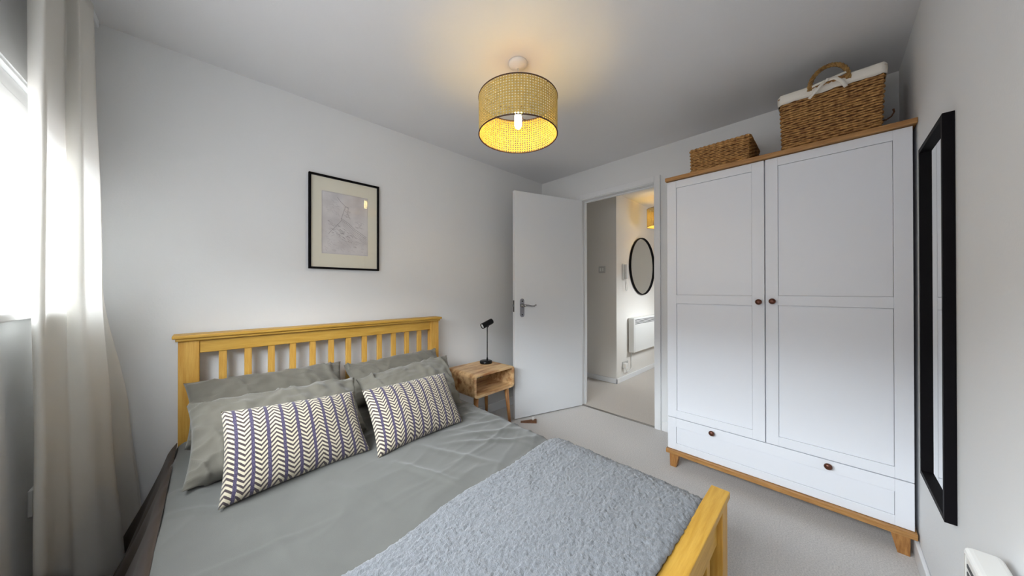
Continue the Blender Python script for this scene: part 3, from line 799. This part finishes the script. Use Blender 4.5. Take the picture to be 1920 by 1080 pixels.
# back panel with a wide cable cut-out
b = MB(); q0, q1 = hw-.0205, nz0+.0205
zq = nz1-.0205
b.box(-q0, q0, hd-.016, hd-.006, q1, q1+.008); b.box(-q0, -.150, hd-.016, hd-.006, q1+.008, zq); b.box(.168, q0, hd-.016, hd-.006, q1+.008, zq); b.box(-.150, .168, hd-.016, hd-.006, zq-.008, zq)
for (hx, sx_) in ((-.150, 1), (.168, -1)):
    b.prism([(hx, hd-.016, q1+.008)]+[(hx+sx_*(.022-.022*math.sin(a)), hd-.016, q1+.008+.022-.022*math.cos(a)) for a in (0, .4, .8, 1.2, math.pi/2)], (0, .010, 0))
b.build('back_panel', 'mango', ns, world=False)
for sx_ in (-1, 1):
    for sy_ in (-1, 1):
        b = MB(); V = []
        for z, r_, ex in ((nz0-.001, .019, 0), (0, .0105, .024)):
            cx_, cy_ = sx_*(hw-.052+ex), sy_*(hd-.042+ex*.8)
            V += [(cx_+r_*math.cos(2*math.pi*k/12), cy_+r_*math.sin(2*math.pi*k/12), z) for k in range(12)]
        b.add(V, [tuple(range(12)), tuple(range(23, 11, -1))]+[(k, (k+1) % 12, 12+(k+1) % 12, 12+k) for k in range(12)], True)
        b.build('leg', 'mango_leg', ns, world=False)
# desk lamp
lx, ly = 1.675, 2.040
dl_ = thing('desk_lamp', 'black spotlight desk lamp on the bedside table', 'lamp', (lx, ly, nz1))
MB().lathe([(.050, 0), (.052, .003), (.052, .018), (.049, .022), (.008, .023)], (lx, ly, nz1+.0005), (0, 0, 1), 36).build('base', 'black_metal', dl_)
sx2, sy2 = lx+.010, ly-.006
MB().tube([(sx2, sy2, nz1+.02), (sx2, sy2, nz1+.312)], .0042, 10).build('stem', 'black_metal', dl_)
MB().lathe([(.007, 0), (.007, .022), (.0045, .03)], (sx2, sy2, nz1+.020), (0, 0, 1), 14).build('stem_collar', 'black_metal', dl_)
hc = Vector((sx2-.006, sy2-.004, nz1+.335))
hdv = (-rgt*.074-Vector((0, 0, 1))*.036-fwd*.062).normalized()
MB().lathe([(.012, -.058), (.022, -.056), (.024, -.052), (.024, .052), (.0235, .054), (.021, .054), (.0205, .046), (.001, .045)], hc, hdv, 28).build('lamp_head', 'black_metal', dl_)
MB().lathe([(.019, .0455), (.017, .050), (.008, .0525), (.001, .053)], hc, hdv, 24).build('lens', 'lamp_lens', dl_)
MB().lathe([(.008, -.012), (.008, .012)], (sx2, sy2, nz1+.312), hdv.cross(Vector((0, 0, 1))), 14).build('pivot', 'black_metal', dl_)
cab = [(lx+.03, ly+.045, nz1+.006), (lx+.035, ly+.088, nz1+.004), (lx+.035, ly+.112, nz1-.03), (lx+.02, ly+.108, .30), (lx-.02, ly+.100, .12), (lx-.03, ly+.07, .02), (lx-.01, ly+.0, .006), (lx+.05, ly-.05, .005), (lx+.11, ly-.04, .005), (lx+.12, ly+.02, .005), (lx+.06, ly+.07, .006), (lx-.04, ly+.10, .01)]
def smooth_pts(pts, n=8):
    P = [Vector(p) for p in pts]; out = []
    for i in range(len(P)-1):
        p0 = P[max(i-1, 0)]; p1 = P[i]; p2 = P[i+1]; p3 = P[min(i+2, len(P)-1)]
        for k in range(n):
            t = k/n; out.append(.5*((2*p1)+(-p0+p2)*t+(2*p0-5*p1+4*p2-p3)*t*t+(-p0+3*p1-3*p2+p3)*t**3))
    out.append(P[-1]); return out
MB().tube(smooth_pts(cab), .0028, 6).build('power_cable', 'cable_black', dl_)

# door wedge
wg = thing('door_wedge', 'brown wooden door wedge with white knob under the open door', 'door wedge', (1.93, 1.78, 0))
d1 = Vector((1.975, 1.735, 0)); d0 = Vector((1.885, 1.835, 0)); dd = (d1-d0).normalized(); sd = Vector((-dd.y, dd.x, 0))*.016
b = MB(); b.add([d0-sd, d0+sd, d1+sd, d1-sd, d0-sd+Vector((0, 0, .004)), d0+sd+Vector((0, 0, .004)), d1+sd+Vector((0, 0, .026)), d1-sd+Vector((0, 0, .026))], [(3, 2, 1, 0), (4, 5, 6, 7), (0, 1, 5, 4), (1, 2, 6, 5), (2, 3, 7, 6), (3, 0, 4, 7)])
b.build('wedge', 'wedge_wood', wg)
MB().lathe([(.003, -.014), (.011, -.009), (.014, 0), (.011, .009), (.003, .014)], d1-dd*.030+Vector((0, 0, .034)), (0, 0, 1), 16).build('knob', 'white_plastic', wg)

# ================================================================== CURTAIN
KEY = {   # height: plan control points (x, y)
    2.235: [(-.385, 1.64), (-.345, 1.555), (-.375, 1.88), (-.345, 1.90), (-.335, 2.01), (-.372, 2.06), (-.352, 2.12), (-.395, 2.165)],
    1.10: [(-.380, 1.64), (-.350, 1.585), (-.372, 1.88), (-.335, 1.86), (-.312, 2.00), (-.345, 2.08), (-.328, 2.13), (-.395, 2.165)],
    .60: [(-.380, 1.68), (-.362, 1.630), (-.370, 1.82), (-.325, 1.88), (-.286, 1.98), (-.325, 2.08), (-.268, 2.13), (-.262, 2.155)],
    .0: [(-.385, 1.715), (-.370, 1.675), (-.355, 1.80), (-.320, 1.86), (-.246, 1.94), (-.300, 2.07), (-.235, 2.13), (-.216, 2.15)]}
HEM = [.27, .25, .17, .09, .035, .03, .05, .06]
ks = sorted(KEY, reverse=True)
def cr(P, t):
    n = len(P)-1; x = t*n; i = min(int(x), n-1); f_ = x-i
    p0, p1, p2, p3 = P[max(i-1, 0)], P[i], P[i+1], P[min(i+2, n)]
    return .5*((2*p1)+(-p0+p2)*f_+(2*p0-5*p1+4*p2-p3)*f_*f_+(-p0+3*p1-3*p2+p3)*f_**3)
NSX_, NV = 110, 60; G = []
for i in range(NSX_+1):
    s = i/NSX_; row = []
    hem = cr([Vector((h, 0, 0)) for h in HEM], s).x
    for j in range(NV+1):
        z = 2.235+(hem-2.235)*j/NV; zz = z-hem*min(1, j/NV)
        for a, c in zip(ks, ks[1:]):
            if zz <= a+1e-6 and zz >= c-1e-6:
                f_ = (a-zz)/(a-c); f_ = f_*f_*(3-2*f_)*.5+f_*.5
                p = cr([Vector((*q, 0)) for q in KEY[a]], s).lerp(cr([Vector((*q, 0)) for q in KEY[c]], s), f_); break
        wv_ = .006*math.sin(s*44+z*1.1)+.004*noise.noise((s*9, z*2.2, 1))
        x = max(XW+.022, p.x+wv_)
        row.append((x, min(p.y, YB-.016), z))
    G.append(row)
cu = thing('curtain', 'long off white curtain gathered in the corner beside the window', 'curtain', (-.33, 1.9, 0))
cs = MB().grid(G).build('curtain_panel', 'curtain_cloth', cu); md = cs.modifiers.new('thickness', 'SOLIDIFY'); md.thickness = .0015
MB().box(-.375, -.340, .02, 2.16, 2.236, 2.2675, .003).build('curtain_track', 'upvc', cu)

# socket under the sill
def socket_thing(name, label, loc, rot, w_, h_, cat, holes=True):
    t = thing(name, label, cat, loc, rot)     # local: x width, -y out of wall, z up
    MB().box(-w_/2, w_/2, -.010, -.0003, -h_/2, h_/2, .003).build('plate', 'white_plastic', t, world=False)
    return t
s1 = socket_thing('wall_socket', 'white socket on the wall under the window sill by curtain', (XW, 1.835, .44), math.pi/2, .085, .085, 'socket')
for k in (-1, 1): MB().box(k*.014-.004, k*.014+.004, -.0112, -.0095, -.012, -.004).build('pin_slot', 'slot_dark', s1, world=False)
MB().box(-.004, .004, -.0112, -.0095, .008, .018).build('pin_slot', 'slot_dark', s1, world=False)

# ================================================================== HEATERS
def heater(label, loc, rot, L, z0, z1, dep, group):
    t = thing('panel_heater', label, 'heater', loc, rot, group)   # local x along wall, -y out of wall
    MB().box(0, L, -dep, -.012, z0, z1, .010, 3).build('casing', 'white_plastic', t, world=False)
    MB().box(.06, L-.06, -.0125, -.0005, z0+.08, z1-.08).build('wall_bracket', 'grey_plastic', t, world=False)
    for k in range(4):
        zz = z1-.026-k*.016
        MB().box(.035, L-.035, -dep-.0012, -dep+.004, zz-.004, zz+.004, .001).build('grille_slot', 'slot_dark', t, world=False)
    MB().box(.020, .024, -dep-.0012, -dep+.006, z0+.01, z1-.01).build('end_seam', 'grey_plastic', t, world=False)
    return t
heater('white panel heater on the hallway wall below the round mirror', (3.745, HY, 0), 0, .80, .335, .765, .085, 'white panel heaters')
heater('white panel heater low on the right wall, at the photo\'s bottom corner', (1.150, YR, 0), math.pi, .66, .17, .585, .060, 'white panel heaters')

# ================================================================== HALL THINGS
hm = thing('round_mirror', 'round black rimmed mirror on the hallway wall', 'mirror', (4.17, HY, 1.43))
R_ = .382
MB().lathe([(R_-.012, .002), (R_-.002, .002), (R_, .004), (R_, .026), (R_-.003, .028), (R_-.010, .028), (R_-.012, .026), (R_-.012, .010)], (4.17, HY, 1.43), (0, -1, 0), 72).build('rim', 'black_frame', hm)
MB().lathe([(R_-.012, .011), (R_-.012, .0125)], (4.17, HY, 1.43), (0, -1, 0), 72).build('glass', 'mirror_glass', hm)
it = thing('intercom_handset', 'white intercom telephone on the hallway wall beside the round mirror', 'intercom', (3.645, HY, 1.34))
MB().box(3.605, 3.690, HY-.030, HY-.0005, 1.245, 1.435, .008, 3).build('base', 'white_plastic', it)
MB().box(3.612, 3.650, HY-.060, HY-.0305, 1.250, 1.430, .010, 3).build('handset', 'white_plastic', it)
MB().box(3.660, 3.682, HY-.0325, HY-.0285, 1.315, 1.395, .002).build('speaker_panel', 'slot_dark', it)
MB().tube(smooth_pts([(3.63, HY-.04, 1.252), (3.625, HY-.035, 1.18), (3.64, HY-.03, 1.12), (3.675, HY-.028, 1.105), (3.695, HY-.02, 1.16), (3.675, HY-.016, 1.25)]), .004, 6).build('handset_cord', 'white_plastic', it)
hs = thing('power_socket', 'white socket with plug low on the hallway wall below the intercom', 'socket', (3.635, HY, .19))
MB().box(3.60, 3.745, HY-.009, HY-.0004, .150, .236, .003).build('plate', 'grey_plastic', hs)
MB().box(3.600, 3.655, HY-.050, HY-.0092, .158, .222, .006).build('plug', 'white_plastic', hs)
MB().tube(smooth_pts([(3.63, HY-.03, .158), (3.66, HY-.03, .115), (3.74, HY-.018, .105), (3.825, HY-.012, .125), (3.83, HY-.010, .20), (3.83, HY-.010, .33)]), .006, 6).build('power_cable', 'white_plastic', hs)
ls = thing('light_switch', 'light switch plate on the hallway wall facing the doorway', 'switch', (HX, 1.961, 1.365))
MB().box(HX-.010, HX-.0004, 1.917, 2.005, 1.323, 1.407, .003).build('plate', 'grey_plastic', ls)
for k in (-1, 1): MB().box(HX-.016, HX-.0095, 1.961+k*.016-.010, 1.961+k*.016+.010, 1.345, 1.385, .002).build('rocker', 'white_plastic', ls)
